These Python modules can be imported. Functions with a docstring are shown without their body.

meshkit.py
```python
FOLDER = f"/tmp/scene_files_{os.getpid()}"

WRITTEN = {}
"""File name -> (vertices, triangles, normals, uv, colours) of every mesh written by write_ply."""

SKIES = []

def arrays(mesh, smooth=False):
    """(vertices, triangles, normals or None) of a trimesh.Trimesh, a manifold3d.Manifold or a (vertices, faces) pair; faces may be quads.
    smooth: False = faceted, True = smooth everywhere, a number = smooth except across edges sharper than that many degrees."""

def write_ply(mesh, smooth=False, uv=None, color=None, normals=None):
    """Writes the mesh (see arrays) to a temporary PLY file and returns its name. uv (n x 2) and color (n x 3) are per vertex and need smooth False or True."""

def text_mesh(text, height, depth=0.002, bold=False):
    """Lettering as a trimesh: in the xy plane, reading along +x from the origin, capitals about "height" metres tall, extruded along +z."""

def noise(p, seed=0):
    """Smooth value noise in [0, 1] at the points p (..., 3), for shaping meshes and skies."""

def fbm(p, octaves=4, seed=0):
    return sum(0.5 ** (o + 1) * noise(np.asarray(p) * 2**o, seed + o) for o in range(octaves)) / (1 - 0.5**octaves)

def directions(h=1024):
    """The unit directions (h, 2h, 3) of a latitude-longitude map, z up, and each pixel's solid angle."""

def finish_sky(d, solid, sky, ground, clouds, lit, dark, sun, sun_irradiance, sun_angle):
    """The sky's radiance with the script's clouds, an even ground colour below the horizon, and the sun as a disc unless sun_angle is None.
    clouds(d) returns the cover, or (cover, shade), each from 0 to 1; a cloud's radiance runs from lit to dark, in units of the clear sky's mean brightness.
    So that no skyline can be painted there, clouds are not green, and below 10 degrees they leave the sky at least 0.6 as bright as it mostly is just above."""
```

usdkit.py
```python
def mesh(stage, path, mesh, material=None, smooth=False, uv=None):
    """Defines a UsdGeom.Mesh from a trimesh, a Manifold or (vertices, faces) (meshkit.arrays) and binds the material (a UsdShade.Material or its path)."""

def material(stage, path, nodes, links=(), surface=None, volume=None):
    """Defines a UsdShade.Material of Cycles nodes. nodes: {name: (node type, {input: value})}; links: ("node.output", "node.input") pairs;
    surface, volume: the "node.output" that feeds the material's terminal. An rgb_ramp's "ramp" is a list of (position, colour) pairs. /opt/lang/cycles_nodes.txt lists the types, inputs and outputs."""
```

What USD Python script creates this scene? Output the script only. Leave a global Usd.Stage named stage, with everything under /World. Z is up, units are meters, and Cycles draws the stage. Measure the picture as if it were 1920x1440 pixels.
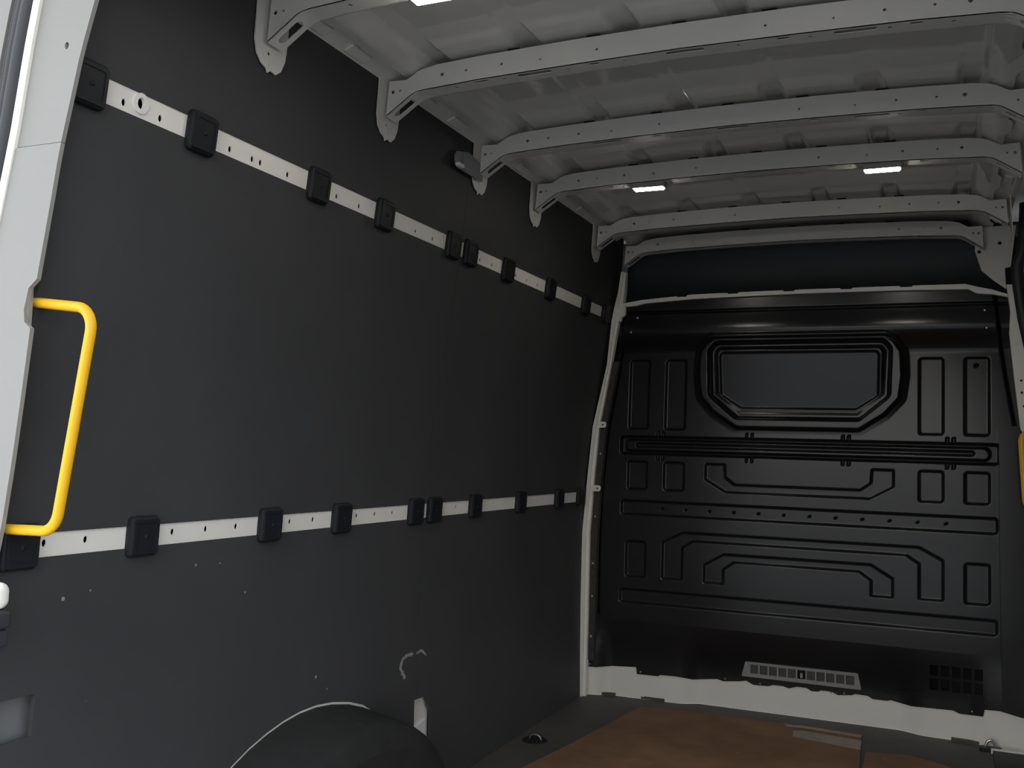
import math
import numpy as np
import shapely
import shapely.geometry as sg
import shapely.ops as so
import trimesh
from manifold3d import CrossSection, FillRule, Manifold
from pxr import Gf, Sdf, Usd, UsdGeom, UsdLux, UsdShade
import meshkit
import usdkit

stage = Usd.Stage.CreateInMemory()
UsdGeom.SetStageUpAxis(stage, UsdGeom.Tokens.z)
UsdGeom.SetStageMetersPerUnit(stage, 1.0)
stage.DefinePrim('/World', 'Xform')
stage.DefinePrim('/World/Looks', 'Scope')

# ------------------------------------------------------------------ camera
F_PX, YAW, PITCH, ROLL = 1850.0, 0.41273, 0.067656, 0.030589
CAM = np.array([0.540, 0.0, 1.031])
_f = np.array([-math.sin(YAW) * math.cos(PITCH), math.cos(YAW) * math.cos(PITCH), math.sin(PITCH)])
_r0 = np.array([math.cos(YAW), math.sin(YAW), 0.0])
_u0 = np.cross(_r0, _f)
_r = math.cos(ROLL) * _r0 + math.sin(ROLL) * _u0
_u = -math.sin(ROLL) * _r0 + math.cos(ROLL) * _u0
cam = UsdGeom.Camera.Define(stage, '/World/camera')
cam.CreateHorizontalApertureAttr(36.0)
cam.CreateVerticalApertureAttr(27.0)
cam.CreateFocalLengthAttr(36.0 * F_PX / 1920.0)
cam.CreateClippingRangeAttr(Gf.Vec2f(0.05, 200.0))
cam.AddTransformOp().Set(Gf.Matrix4d(*_r, 0, *_u, 0, *(-_f), 0, *CAM, 1))
EXPOSURE = 0.0
cam.CreateExposureAttr(EXPOSURE)

# ------------------------------------------------------------------ daylight (overcast sky at the open rear doors)
dome = UsdLux.DomeLight.Define(stage, '/World/sky')
dome.CreateIntensityAttr(1.55)
sky = usdkit.material(stage, '/World/Looks/sky', {
    'tc': ('texture_coordinate', {}),
    'sep': ('separate_xyz', {}),
    'ramp': ('rgb_ramp', {'ramp': [(0.0, (0.15, 0.148, 0.14)), (0.495, (0.15, 0.148, 0.14)), (0.51, (1.72, 1.69, 1.62)), (0.62, (1.56, 1.57, 1.57)), (0.80, (1.02, 1.13, 1.30)), (1.0, (0.90, 1.05, 1.30))]}),
    'mr': ('map_range', {'from_min': -1.0, 'from_max': 1.0, 'to_min': 0.0, 'to_max': 1.0}),
    'bg': ('background_shader', {'strength': 1.0}),
}, [('tc.generated', 'sep.vector'), ('sep.z', 'mr.value'), ('mr.result', 'ramp.fac'), ('ramp.color', 'bg.color')], surface='bg.background')
UsdShade.MaterialBindingAPI.Apply(dome.GetPrim()).Bind(sky)

# ------------------------------------------------------------------ materials
def mat(name, base, rough=0.5, spec=0.5, metallic=0.0, var=0.0, vscale=6.0, bump=0.0, bscale=400.0, emit=None, coat=0.0, speck=None):
    """Principled paint/plastic with an optional broad tone variation, fine grain bump and sparse dust specks."""
    n = {'p': ('principled_bsdf', {'base_color': base, 'roughness': rough, 'specular_ior_level': spec, 'metallic': metallic, 'coat_weight': coat}),
         'tc': ('texture_coordinate', {})}
    l = []
    if emit:
        n['p'][1]['emission_color'] = emit[0]
        n['p'][1]['emission_strength'] = emit[1]
    last = None
    if var:
        b = np.array(base)
        n['nz'] = ('noise_texture', {'scale': vscale, 'detail': 5.0, 'roughness': 0.6})
        n['rp'] = ('rgb_ramp', {'ramp': [(0.25, tuple(b * (1 - var))), (0.75, tuple(np.minimum(b * (1 + var), 1)))]})
        l += [('tc.object', 'nz.vector'), ('nz.fac', 'rp.fac')]
        last = 'rp.color'
    if speck:
        col, scale, thr = speck
        n['vo'] = ('noise_texture', {'scale': scale, 'detail': 1.0})
        n['vr'] = ('rgb_ramp', {'ramp': [(thr, (0, 0, 0)), (min(thr + 0.03, 1), (1, 1, 1))]})
        n['mx'] = ('mix', {'mix_type': 'mix', 'color1': base, 'color2': col})
        l += [('tc.object', 'vo.vector'), ('vo.fac', 'vr.fac'), ('vr.color', 'mx.fac')]
        if last:
            l.append((last, 'mx.color1'))
        last = 'mx.color'
    if last:
        l.append((last, 'p.base_color'))
    if bump:
        n['bn'] = ('noise_texture', {'scale': bscale, 'detail': 3.0})
        n['bp'] = ('bump', {'strength': bump, 'distance': 0.001})
        l += [('tc.object', 'bn.vector'), ('bn.fac', 'bp.height'), ('bp.normal', 'p.normal')]
    return usdkit.material(stage, '/World/Looks/' + name, n, l, surface='p.BSDF')

M = {
    'pillar': mat('white_paint_dimmed', (0.255, 0.25, 0.236), 0.42, 0.45, var=0.03, vscale=3),  # white body paint, darkened to hold down the daylight on the pillar
    'white': mat('white_paint', (0.80, 0.78, 0.725), 0.38, 0.5, var=0.03, vscale=3),
    'rib': mat('rib_primer', (0.64, 0.627, 0.592), 0.36, 0.5, var=0.05, vscale=5),
    'roof': mat('roof_paint', (0.61, 0.597, 0.57), 0.06, 0.5, var=0.06, vscale=4),
    'ply': mat('coated_plywood', (0.046, 0.047, 0.049), 0.6, 0.2, var=0.12, vscale=2.5, bump=0.15, bscale=600, speck=((0.07, 0.07, 0.068), 55, 0.80)),
    'bulk': mat('black_pressed_panel', (0.006, 0.0062, 0.0068), 0.21, 0.5, var=0.1, vscale=4, bump=0.04, bscale=700),
    'clip': mat('black_clip_plastic', (0.007, 0.008, 0.010), 0.5, 0.3),
    'rubber': mat('black_rubber', (0.02, 0.022, 0.026), 0.5, 0.5),
    'arch': mat('black_arch_liner', (0.02, 0.02, 0.02), 0.75, 0.25, var=0.2, vscale=12, speck=((0.08, 0.08, 0.078), 45, 0.77)),
    'dark': mat('dark_void', (0.01, 0.01, 0.01), 0.8, 0.2),
    'cover': mat('dark_cover', (0.013, 0.017, 0.021), 0.5, 0.4, var=0.1, vscale=4),
    'yellow': mat('yellow_paint', (0.80, 0.44, 0.012), 0.36, 0.5),
    'steel': mat('bright_steel', (0.62, 0.62, 0.60), 0.3, 0.5, metallic=1.0),
    'lens': mat('lamp_lens', (0.9, 0.9, 0.9), 0.3, 0.5, emit=((1.0, 0.94, 0.85), 80.0)),
    'floor': mat('dark_floor_board', (0.07, 0.065, 0.059), 0.6, 0.35, var=0.22, vscale=5, bump=0.2, bscale=500, speck=((0.12, 0.10, 0.085), 30, 0.74)),
    'card': mat('brown_cardboard', (0.215, 0.122, 0.070), 0.8, 0.2, var=0.3, vscale=4, bump=0.1, bscale=250, speck=((0.22, 0.15, 0.11), 22, 0.73)),
    'tape': mat('pale_tape', (0.26, 0.20, 0.16), 0.45, 0.5, var=0.25, vscale=30),
    'grille': mat('grey_grille', (0.30, 0.295, 0.285), 0.5, 0.4),
    'grillecell': mat('grille_cell', (0.085, 0.083, 0.082), 0.6, 0.3),
    'scuff': mat('scuffed_wood', (0.27, 0.26, 0.24), 0.8, 0.2, var=0.3, vscale=60),
    'foam': mat('grey_foam', (0.055, 0.053, 0.05), 0.9, 0.1, var=0.3, vscale=40),
    'ground': mat('asphalt', (0.20, 0.197, 0.19), 0.9, 0.2, var=0.15, vscale=3),
    'clear': mat('grey_bracket', (0.20, 0.21, 0.22), 0.3, 0.5),
}

# ------------------------------------------------------------------ helpers
_used = {}

def numbered(parent, name):
    k = (str(parent), name)
    n = _used.get(k, 0)
    _used[k] = n + 1
    return f'{parent}/{name}' if n == 0 else f'{parent}/{name}_{n:03d}'

def path_of(parent):
    return '/World' if parent is None else str(parent.GetPath())

def obj(name, mesh, m, parent=None, smooth=30, label=None):
    if hasattr(mesh, 'is_empty') and not hasattr(mesh, 'to_mesh') and mesh.is_empty:
        raise ValueError(name)
    g = usdkit.mesh(stage, numbered(path_of(parent), name), mesh, M[m], smooth=smooth)
    if label:
        g.GetPrim().SetCustomDataByKey('label', label)
    return g.GetPrim()

def tag(p, label, cat, group=None, kind=None):
    p.SetCustomDataByKey('label', label)
    if cat:
        p.SetCustomDataByKey('category', cat)
    if group:
        p.SetCustomDataByKey('group', group)
    if kind:
        p.SetCustomDataByKey('kind', kind)
    return p

def thing(name, label, cat, loc=(0, 0, 0), group=None, kind=None, rot=None):
    x = UsdGeom.Xform.Define(stage, numbered('/World', name))
    x.AddTranslateOp().Set(Gf.Vec3d(*map(float, loc)))
    if rot:
        x.AddRotateXYZOp().Set(Gf.Vec3f(*rot))
    return tag(x.GetPrim(), label, cat, group, kind)

def struct(name, label, category):
    x = UsdGeom.Xform.Define(stage, '/World/' + name)
    p = x.GetPrim()
    p.SetCustomDataByKey('kind', 'structure')
    p.SetCustomDataByKey('label', label)
    p.SetCustomDataByKey('category', category)
    return p

def part_xf(name, parent):
    """A part that has pieces in turn."""
    return UsdGeom.Xform.Define(stage, numbered(path_of(parent), name)).GetPrim()

def cs(poly):
    """shapely polygon(s) -> CrossSection"""
    rings = []
    for g in getattr(poly, 'geoms', [poly]):
        g = sg.polygon.orient(g, 1.0)
        rings.append(np.array(g.exterior.coords)[:-1])
        rings += [np.array(i.coords)[:-1] for i in g.interiors]
    return CrossSection(rings, FillRule.EvenOdd)

def ext(poly, t, refine=None, fn=None):
    """extrude a polygon (u, v) by t along w, refine, and bend it by fn(n x 3 of u, v, w) -> n x 3"""
    m = Manifold.extrude(cs(poly), t)
    if refine:
        m = m.refine_to_length(refine)
    mesh = m.to_mesh()
    v = np.array(mesh.vert_properties[:, :3], float)
    f = np.array(mesh.tri_verts)
    if fn is not None:
        v = fn(v)
    tm = trimesh.Trimesh(v, f, process=False)
    if tm.volume < 0:
        tm.invert()
    return tm

def xz_plate(poly, y, t):
    """plate whose outline is (x, z), from y to y + t"""
    return ext(poly, t, None, lambda v: np.stack([v[:, 0], y + v[:, 2], v[:, 1]], 1))

def box(x0, x1, y0, y1, z0, z1):
    b = trimesh.creation.box(extents=(x1 - x0, y1 - y0, z1 - z0))
    b.apply_translation(((x0 + x1) / 2, (y0 + y1) / 2, (z0 + z1) / 2))
    return b

def rbox(sx, sy, sz, r, seg=12):
    s = Manifold.sphere(r, seg)
    hx, hy, hz = sx / 2 - r, sy / 2 - r, sz / 2 - r
    return Manifold.batch_hull([s.translate((a * hx, b * hy, c * hz)) for a in (-1, 1) for b in (-1, 1) for c in (-1, 1)])

def tm_of(m, loc=(0, 0, 0)):
    v, f, _ = meshkit.arrays(m)
    t = trimesh.Trimesh(v, f, process=False)
    t.apply_translation(loc)
    return t

def cat(*ms):
    return trimesh.util.concatenate([tm_of(m) if hasattr(m, 'to_mesh') else m for m in ms])

def circle(u, v, r, n=12, sx=1.0, sy=1.0):
    a = np.linspace(0, 2 * math.pi, n, endpoint=False)
    return sg.Polygon(np.stack([u + sx * r * np.cos(a), v + sy * r * np.sin(a)], 1))

def slot(u0, u1, v0, v1):
    r = min(u1 - u0, v1 - v0) / 2 * 0.98
    return sg.box(u0 + r, v0 + r, u1 - r, v1 - r).buffer(r, quad_segs=5)

def tube(pts, r, seg=20):
    """round bar through the points (many), mitred by transported frames"""
    p = np.array(pts, float)
    t = np.gradient(p, axis=0)
    t /= np.linalg.norm(t, axis=1)[:, None]
    n0 = np.cross(t[0], [0.3, 0.9, 0.2])
    n0 /= np.linalg.norm(n0)
    V = []
    for i in range(len(p)):
        n0 = n0 - t[i] * np.dot(n0, t[i])
        n0 /= np.linalg.norm(n0)
        b = np.cross(t[i], n0)
        a = np.linspace(0, 2 * math.pi, seg, endpoint=False)
        V.append(p[i] + r * (np.cos(a)[:, None] * n0 + np.sin(a)[:, None] * b))
    V = np.vstack(V)
    F = []
    for i in range(len(p) - 1):
        for j in range(seg):
            a, b_, c, d = i * seg + j, i * seg + (j + 1) % seg, (i + 1) * seg + (j + 1) % seg, (i + 1) * seg + j
            F += [[a, b_, c], [a, c, d]]
    for base, flip in ((0, True), ((len(p) - 1) * seg, False)):
        for j in range(1, seg - 1):
            F.append([base, base + j + 1, base + j] if flip else [base, base + j, base + j + 1])
    m = trimesh.Trimesh(V, np.array(F), process=False)
    if m.volume < 0:
        m.invert()
    return m

def fillet(pts, radii, n=8):
    """polyline with rounded corners"""
    p = [np.array(q, float) for q in pts]
    out = [p[0]]
    for i in range(1, len(p) - 1):
        a, b = p[i - 1] - p[i], p[i + 1] - p[i]
        a /= np.linalg.norm(a)
        b /= np.linalg.norm(b)
        half = math.acos(np.clip(np.dot(a, b), -1, 1)) / 2
        d = radii[i - 1] / math.tan(half)
        c = p[i] + (a + b) / np.linalg.norm(a + b) * radii[i - 1] / math.sin(half)
        s, e = p[i] + a * d - c, p[i] + b * d - c
        ang = math.acos(np.clip(np.dot(s, e) / (radii[i - 1] ** 2), -1, 1))
        for k in range(n + 1):
            w = k / n
            out.append(c + (math.sin((1 - w) * ang) * s + math.sin(w * ang) * e) / math.sin(ang))
    out.append(p[-1])
    dense = [out[0]]
    for q in out[1:]:
        dense.append(q)
    return dense

def ss(t):
    t = np.clip(t, 0, 1)
    return t * t * (3 - 2 * t)

def soften(poly, r):
    return poly.buffer(-r).buffer(2 * r).buffer(-r)

# side wall section: the body leans in towards the roof
WZ = np.array([-0.05, 0.0, 0.25, 0.6, 0.85, 1.0, 1.15, 1.29, 1.42, 1.61, 1.75, 1.85, 1.96, 2.05])
WX = np.array([0.870, 0.872, 0.878, 0.882, 0.877, 0.866, 0.850, 0.827, 0.807, 0.785, 0.770, 0.761, 0.755, 0.752])
def wall_x(z):
    z = np.asarray(z, float)
    d = 0.03
    return sum(np.interp(z + k * d, WZ, WX) for k in (-2, -1, 0, 1, 2)) / 5

def on_wall(poly, off, t, side=-1, refine=0.045):
    """plate whose outline is (y, z) bent onto the side wall; off = how far its face stands proud of the panel face (into the van)"""
    return ext(poly, t, refine, lambda v: np.stack([side * (wall_x(v[:, 1]) - off + (v[:, 2])), v[:, 0], v[:, 1]], 1))

REAR, FRONT = 1.14, 4.10

# ================================================================== SETTING
# ---- floor
fl = struct('floor', 'dark scuffed floor board of the cargo bay', 'floor')
obj('floor_board', ext(sg.box(-0.90, 1.05, 0.90, 4.30), 0.018, None, lambda v: np.stack([v[:, 0], v[:, 1], v[:, 2] - 0.018], 1)), 'floor', fl)
for (x0, x1, y) in ((-0.80, -0.742, 4.128), (-0.632, -0.53, 4.150), (0.57, 0.664, 4.128)):
    obj('locating_tab', box(x0, x1, y - 0.012, y + 0.012, -0.001, 0.012), 'floor', fl)
gr = struct('ground', 'grey asphalt outside the rear doors', 'ground')
obj('asphalt', box(-160, 160, -160, 160, -0.62, -0.60), 'ground', gr)
body = struct('trim_1', 'white outer body of the van', 'trim')
sill_step = box(-0.95, 0.95, 0.86, 1.16, -0.60, -0.02)
obj('rear_bumper_step', sill_step, 'white', body)

# ---- left wall: coated plywood panels, metal rails showing in the gaps
RL0, RL1, RU0, RU1 = 0.824, 0.866, 1.608, 1.652
SEAM = 2.607
wl = struct('wall_left', 'dark plywood-lined left side wall of the van', 'wall')
arch_c, arch_r = (2.02, -0.02), 0.412
arch_cut = sg.Polygon([(arch_c[0] + 1.03 * arch_r * math.cos(a), arch_c[1] + arch_r * math.sin(a)) for a in np.linspace(0, math.pi, 48)] + [(arch_c[0] - 1.03 * arch_r, -0.2), (arch_c[0] + 1.03 * arch_r, -0.2)])
arch_cut = sg.Polygon([(1.55, -0.1), (1.60, 0.15), (1.68, 0.255), (1.776, 0.325), (1.84, 0.351), (1.902, 0.369), (1.965, 0.382), (2.03, 0.389), (2.10, 0.389), (2.17, 0.381), (2.25, 0.364), (2.32, 0.341), (2.391, 0.300), (2.45, 0.255), (2.51, 0.18), (2.55, 0.08), (2.56, -0.1)])
arch_cut = arch_cut.buffer(-0.03).buffer(0.03)
pocket_cut = sg.Polygon([(2.597, 0.05), (2.700, 0.05), (2.700, 0.235), (2.668, 0.291), (2.597, 0.294)])
recess_cut = sg.Polygon([(1.168, 0.593), (1.256, 0.592), (1.252, 0.522), (1.168, 0.520)])
rows = [(0.002, RL0), (RL1, RU0), (RU1, 1.975)]
cols = [(1.166, SEAM - 0.001), (SEAM + 0.001, 4.045)]
PT = 0.009
for (z0, z1) in rows:
    for (y0, y1) in cols:
        pg = sg.box(y0, z0, y1, z1)
        if z0 < 0.1:
            pg = pg.difference(arch_cut).difference(pocket_cut).difference(recess_cut)
        obj('plywood_panel', on_wall(pg, 0.0, PT), 'ply', wl)
lo_holes = [1.252, 1.342, 1.562, 1.66, 1.757, 1.952, 2.046, 2.244, 2.335, 2.429, 2.731, 2.826, 3.013, 3.116, 3.212, 3.392, 3.481, 3.585]
up_holes = [1.282, 1.371, 1.566, 1.637, 1.664, 1.759, 1.952, 2.051, 2.338, 2.437, 2.751, 2.839, 3.03, 3.128, 3.227]
for (z0, z1, holes, zz) in ((RL0, RL1, lo_holes, 0.848), (RU0, RU1, up_holes, 1.624)):
    pg = sg.box(1.166, z0 - 0.01, 4.045, z1 + 0.01)
    for h in holes:
        pg = pg.difference(circle(h, zz, 0.0058, 12, 0.85, 1.15))
    if z0 > 1:
        pg = pg.difference(circle(1.319, 1.634, 0.009, 14, 0.9, 1.1))
    obj('metal_rail', on_wall(pg, -0.0025, 0.003, refine=0.06), 'white', wl, label='white metal rail with punched holes')
obj('body_side', on_wall(sg.box(1.17, -0.05, 4.3, 2.03), -0.05, 0.004, refine=0.1), 'dark', wl, label='dark cavity behind the panels')
# grommet ring round the big hole of the upper rail
ring = circle(1.319, 1.634, 0.0185, 24).difference(circle(1.319, 1.634, 0.0095, 16, 0.9, 1.1))
obj('hole_ring', on_wall(ring, 0.001, 0.004, refine=0.02), 'white', wl, label='pale ring round a larger rail hole')
# pocket showing white metal and the recess by the pillar
obj('body_pocket', on_wall(pocket_cut.buffer(0.02), -0.022, 0.003), 'white', wl, label='white metal seen through a cut-out in the panel')
obj('body_pocket', on_wall(sg.Polygon([(2.59, 0.04), (2.612, 0.04), (2.612, 0.31), (2.59, 0.31)]), -0.012, 0.012), 'white', wl)
obj('body_pocket', on_wall(sg.Polygon([(2.645, 0.04), (2.70, 0.04), (2.70, 0.215), (2.645, 0.205)]), -0.016, 0.008), 'white', wl)
obj('recess_back', on_wall(recess_cut.buffer(0.03), -0.040, 0.003), 'clear', wl, label='grey metal back of a recess in the panel')
# scuffs in the panel
def scuff(pts, w, seed):
    p = np.array(pts)
    ls = sg.LineString(p)
    rng = np.random.default_rng(seed)
    u = np.linspace(0, ls.length, 26)
    c = [ls.interpolate(a) for a in u]
    polys = [circle(q.x, q.y, w * (0.35 + 0.65 * rng.random()), 7) for q in c]
    return so.unary_union(polys).simplify(0.0004)
sc1 = scuff([(2.580, 0.430), (2.545, 0.432), (2.520, 0.424), (2.508, 0.404), (2.520, 0.388), (2.535, 0.372)], 0.0080, 3)
sc2 = scuff([(2.606, 0.428), (2.632, 0.432), (2.660, 0.414)], 0.0045, 4)
obj('scuff_mark', on_wall(sc1, 0.0006, 0.001, refine=0.03), 'scuff', wl, label='pale curved scuff in the dark panel')
obj('scuff_mark', on_wall(sc2, 0.0006, 0.001, refine=0.03), 'scuff', wl, label='small pale scuff in the dark panel')
for (y, z, r) in ((1.30, 0.747, 0.004), (1.635, 0.775, 0.003), (1.71, 0.772, 0.002), (2.09, 0.459, 0.004), (1.36, 0.755, 0.002), (2.14, 0.42, 0.0025), (1.80, 0.70, 0.0025)):
    obj('paint_fleck', on_wall(circle(y, z, r, 7), 0.0005, 0.001), 'scuff', wl)

# ---- right wall (mostly out of view): the same lining with the sliding door at the front
wr = struct('wall_right', 'dark plywood-lined right side wall of the van', 'wall')
for (z0, z1) in rows:
    obj('plywood_panel', on_wall(sg.box(1.166, z0, 2.9, z1), 0.0, PT, side=1, refine=0.08), 'ply', wr)
for (z0, z1) in ((RL0, RL1), (RU0, RU1)):
    obj('metal_rail', on_wall(sg.box(1.166, z0 - 0.01, 2.9, z1 + 0.01), -0.0025, 0.003, side=1, refine=0.1), 'white', wr)
obj('sliding_door_inside', on_wall(sg.box(2.9, -0.04, 4.02, 1.86), -0.09, 0.01, side=1, refine=0.1), 'white', wr)
obj('sliding_door_panel', on_wall(sg.box(2.98, 0.08, 3.93, 1.74), -0.075, 0.012, side=1, refine=0.1), 'ply', wr)
obj('body_side', on_wall(sg.box(1.05, -0.05, 4.3, 2.03), -0.13, 0.004, side=1, refine=0.12), 'dark', wr)

# ---- roof skin: one thin sheet per bay, pressed with lengthwise channels
RIBY = [1.616, 2.094, 2.641, 3.091, 3.746, 4.06]
BEADS = [-0.61, -0.37, -0.125, 0.122, 0.367, 0.605]
ce = struct('ceiling', 'grey painted roof skin with pressed lengthwise channels', 'ceiling')

def skin_z(x):
    ax = np.abs(x)
    return 2.004 - 0.016 * (ax / 0.6) ** 2 - 0.021 * ss((ax - 0.625) / 0.06)

def roof_bay(y0, y1):
    xs = np.unique(np.concatenate([np.linspace(-0.735, 0.735, 232)]))
    ys = np.linspace(y0, y1, max(24, int((y1 - y0) / 0.008)))
    X, Y = np.meshgrid(xs, ys, indexing='ij')
    w = (Y - y0) / (y1 - y0)
    edge_x = 0.700 + 0.013 * (ss((np.sin(w * 4 * math.pi - 0.6) + 0.5) / 0.9))
    X = np.where(np.abs(X) > 0.64, np.sign(X) * (0.64 + (np.abs(X) - 0.64) / 0.095 * (edge_x - 0.64)), X)
    Z = skin_z(X)
    up = ss((Y - y0 - 0.075) / 0.025) * ss((y1 - 0.085 - Y) / 0.03)
    up = up * (1 - ss((np.abs(X) - 0.60) / 0.03))
    ch = np.zeros_like(X)
    for b in BEADS:
        ch = np.maximum(ch, 1 - ss((np.abs(X - b) - 0.022) / 0.014))
    ch2 = np.zeros_like(X)
    for b in (-0.655, 0.655):
        ch2 = np.maximum(ch2, 1 - ss((np.abs(X - b) - 0.012) / 0.020))
    Z = Z + np.maximum(0.012 * up, 0.0135 * ch) + 0.0 * ch2
    Z = Z - 0.030 * ss((Y - 3.80) / 0.25)
    # faint folds running off the channels in the middle of the bay
    nx, ny = X.shape
    idx = np.arange(nx * ny).reshape(nx, ny)
    a, b, c, d = idx[:-1, :-1].ravel(), idx[1:, :-1].ravel(), idx[1:, 1:].ravel(), idx[:-1, 1:].ravel()
    F = np.concatenate([np.stack([a, c, b], 1), np.stack([a, d, c], 1)])
    return trimesh.Trimesh(np.stack([X.ravel(), Y.ravel(), Z.ravel()], 1), F, process=False)

edges = [1.10] + [y + 0.027 for y in RIBY[:-1]] + [4.22]
for a, b in zip(edges[:-1], edges[1:]):
    obj('roof_panel', roof_bay(a, b), 'roof', ce, smooth=True)
obj('outer_roof', box(-0.95, 0.95, 0.9, 4.6, 2.06, 2.08), 'white', ce)
obj('rear_header', box(-0.76, 0.76, 1.10, 1.16, 1.86, 2.03), 'white', ce)
# cant rails: a sloping flange along each side under the roof skin, with pressed pads
for side in (-1, 1):
    prof = sg.Polygon([(0.768, 1.950), (0.757, 1.951), (0.751, 1.957), (0.722, 1.970), (0.690, 1.976), (0.690, 1.9785), (0.723, 1.9735), (0.768, 1.962)])
    cr = ext(prof, 4.05 - 1.10, None, lambda v: np.stack([side * v[:, 0], 1.10 + v[:, 2], v[:, 1]], 1))
    rail = part_xf('cant_rail', ce)
    obj('flange', cr, 'rib', rail)
    for a, b in zip([1.16] + RIBY[:-1], RIBY):
        for w in (0.33, 0.68):
            yy = a + (b - a) * w
            pad = ext(circle(0, 0, 1.0, 20), 1.0, None, lambda v: v)
            pm = tm_of(rbox(0.030, 0.085, 0.008, 0.0035))
            pm.apply_transform(trimesh.transformations.rotation_matrix(side * math.radians(24), [0, 1, 0]))
            pm.apply_translation((side * 0.735, yy, 1.9625))
            obj('pressed_pad', pm, 'rib', rail)

# ---- bulkhead
wf = struct('wall_front', 'black pressed bulkhead at the front of the cargo bay', 'bulkhead')
def R(x0, x1, z0, z1, r=0.010):
    return sg.box(x0, z0, x1, z1).buffer(-r).buffer(r)
def sym(pts):
    return [(x, z) for x, z in pts] + [(-x, z) for x, z in pts[::-1]]
WB_O = soften(sg.Polygon(sym([(0.240, 1.147), (0.338, 1.212), (0.394, 1.277), (0.405, 1.37), (0.400, 1.466), (0.372, 1.510), (0.340, 1.530)])), 0.03)
WB_G = soften(sg.Polygon(sym([(0.240, 1.192), (0.350, 1.286), (0.356, 1.475), (0.328, 1.510)])), 0.03)
WB_I = soften(sg.Polygon(sym([(0.225, 1.236), (0.308, 1.290), (0.312, 1.452), (0.302, 1.466)])), 0.012)
U1 = soften(sg.Polygon(sym([(0.28, 0.886), (0.367, 0.936), (0.367, 1.003), (0.285, 1.003), (0.282, 0.949), (0.243, 0.921)])), 0.005)
U2 = soften(sg.Polygon(sym([(0.456, 0.515), (0.456, 0.648), (0.412, 0.677)]) [::1] + [(-0.456, 0.515), (-0.543, 0.515), (-0.543, 0.668), (-0.458, 0.713), (0.458, 0.713), (0.543, 0.668), (0.543, 0.515)]) if False else
            sg.Polygon([(0.456, 0.515), (0.456, 0.648), (0.412, 0.677), (-0.412, 0.677), (-0.456, 0.648), (-0.456, 0.515), (-0.543, 0.515), (-0.543, 0.668), (-0.458, 0.713), (0.458, 0.713), (0.543, 0.668), (0.543, 0.515)]), 0.005)
U3 = soften(sg.Polygon([(0.284, 0.512), (0.284, 0.572), (0.240, 0.602), (-0.240, 0.602), (-0.284, 0.572), (-0.284, 0.512), (-0.366, 0.512), (-0.366, 0.586), (-0.284, 0.635), (0.284, 0.635), (0.366, 0.586), (0.366, 0.512)]), 0.005)
recessed = []
for s in (-1, 1):
    for (z0, z1, both) in ((1.141, 1.438, 1), (0.884, 1.004, 1), (0.513, 0.664, 0)):
        a = sorted((s * 0.615, s * 0.7015))
        recessed.append(R(a[0], a[1], z0, z1, 0.012))
        if both:
            a = sorted((s * 0.455, s * 0.543))
            recessed.append(R(a[0], a[1], z0, z1, 0.012))
STRIP = R(-0.727, 0.727, 0.776, 0.836, 0.012)
LOW = R(-0.725, 0.725, 0.404, 0.461, 0.012)
CHAN = R(-0.735, 0.735, 1.034, 1.110, 0.015)

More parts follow.
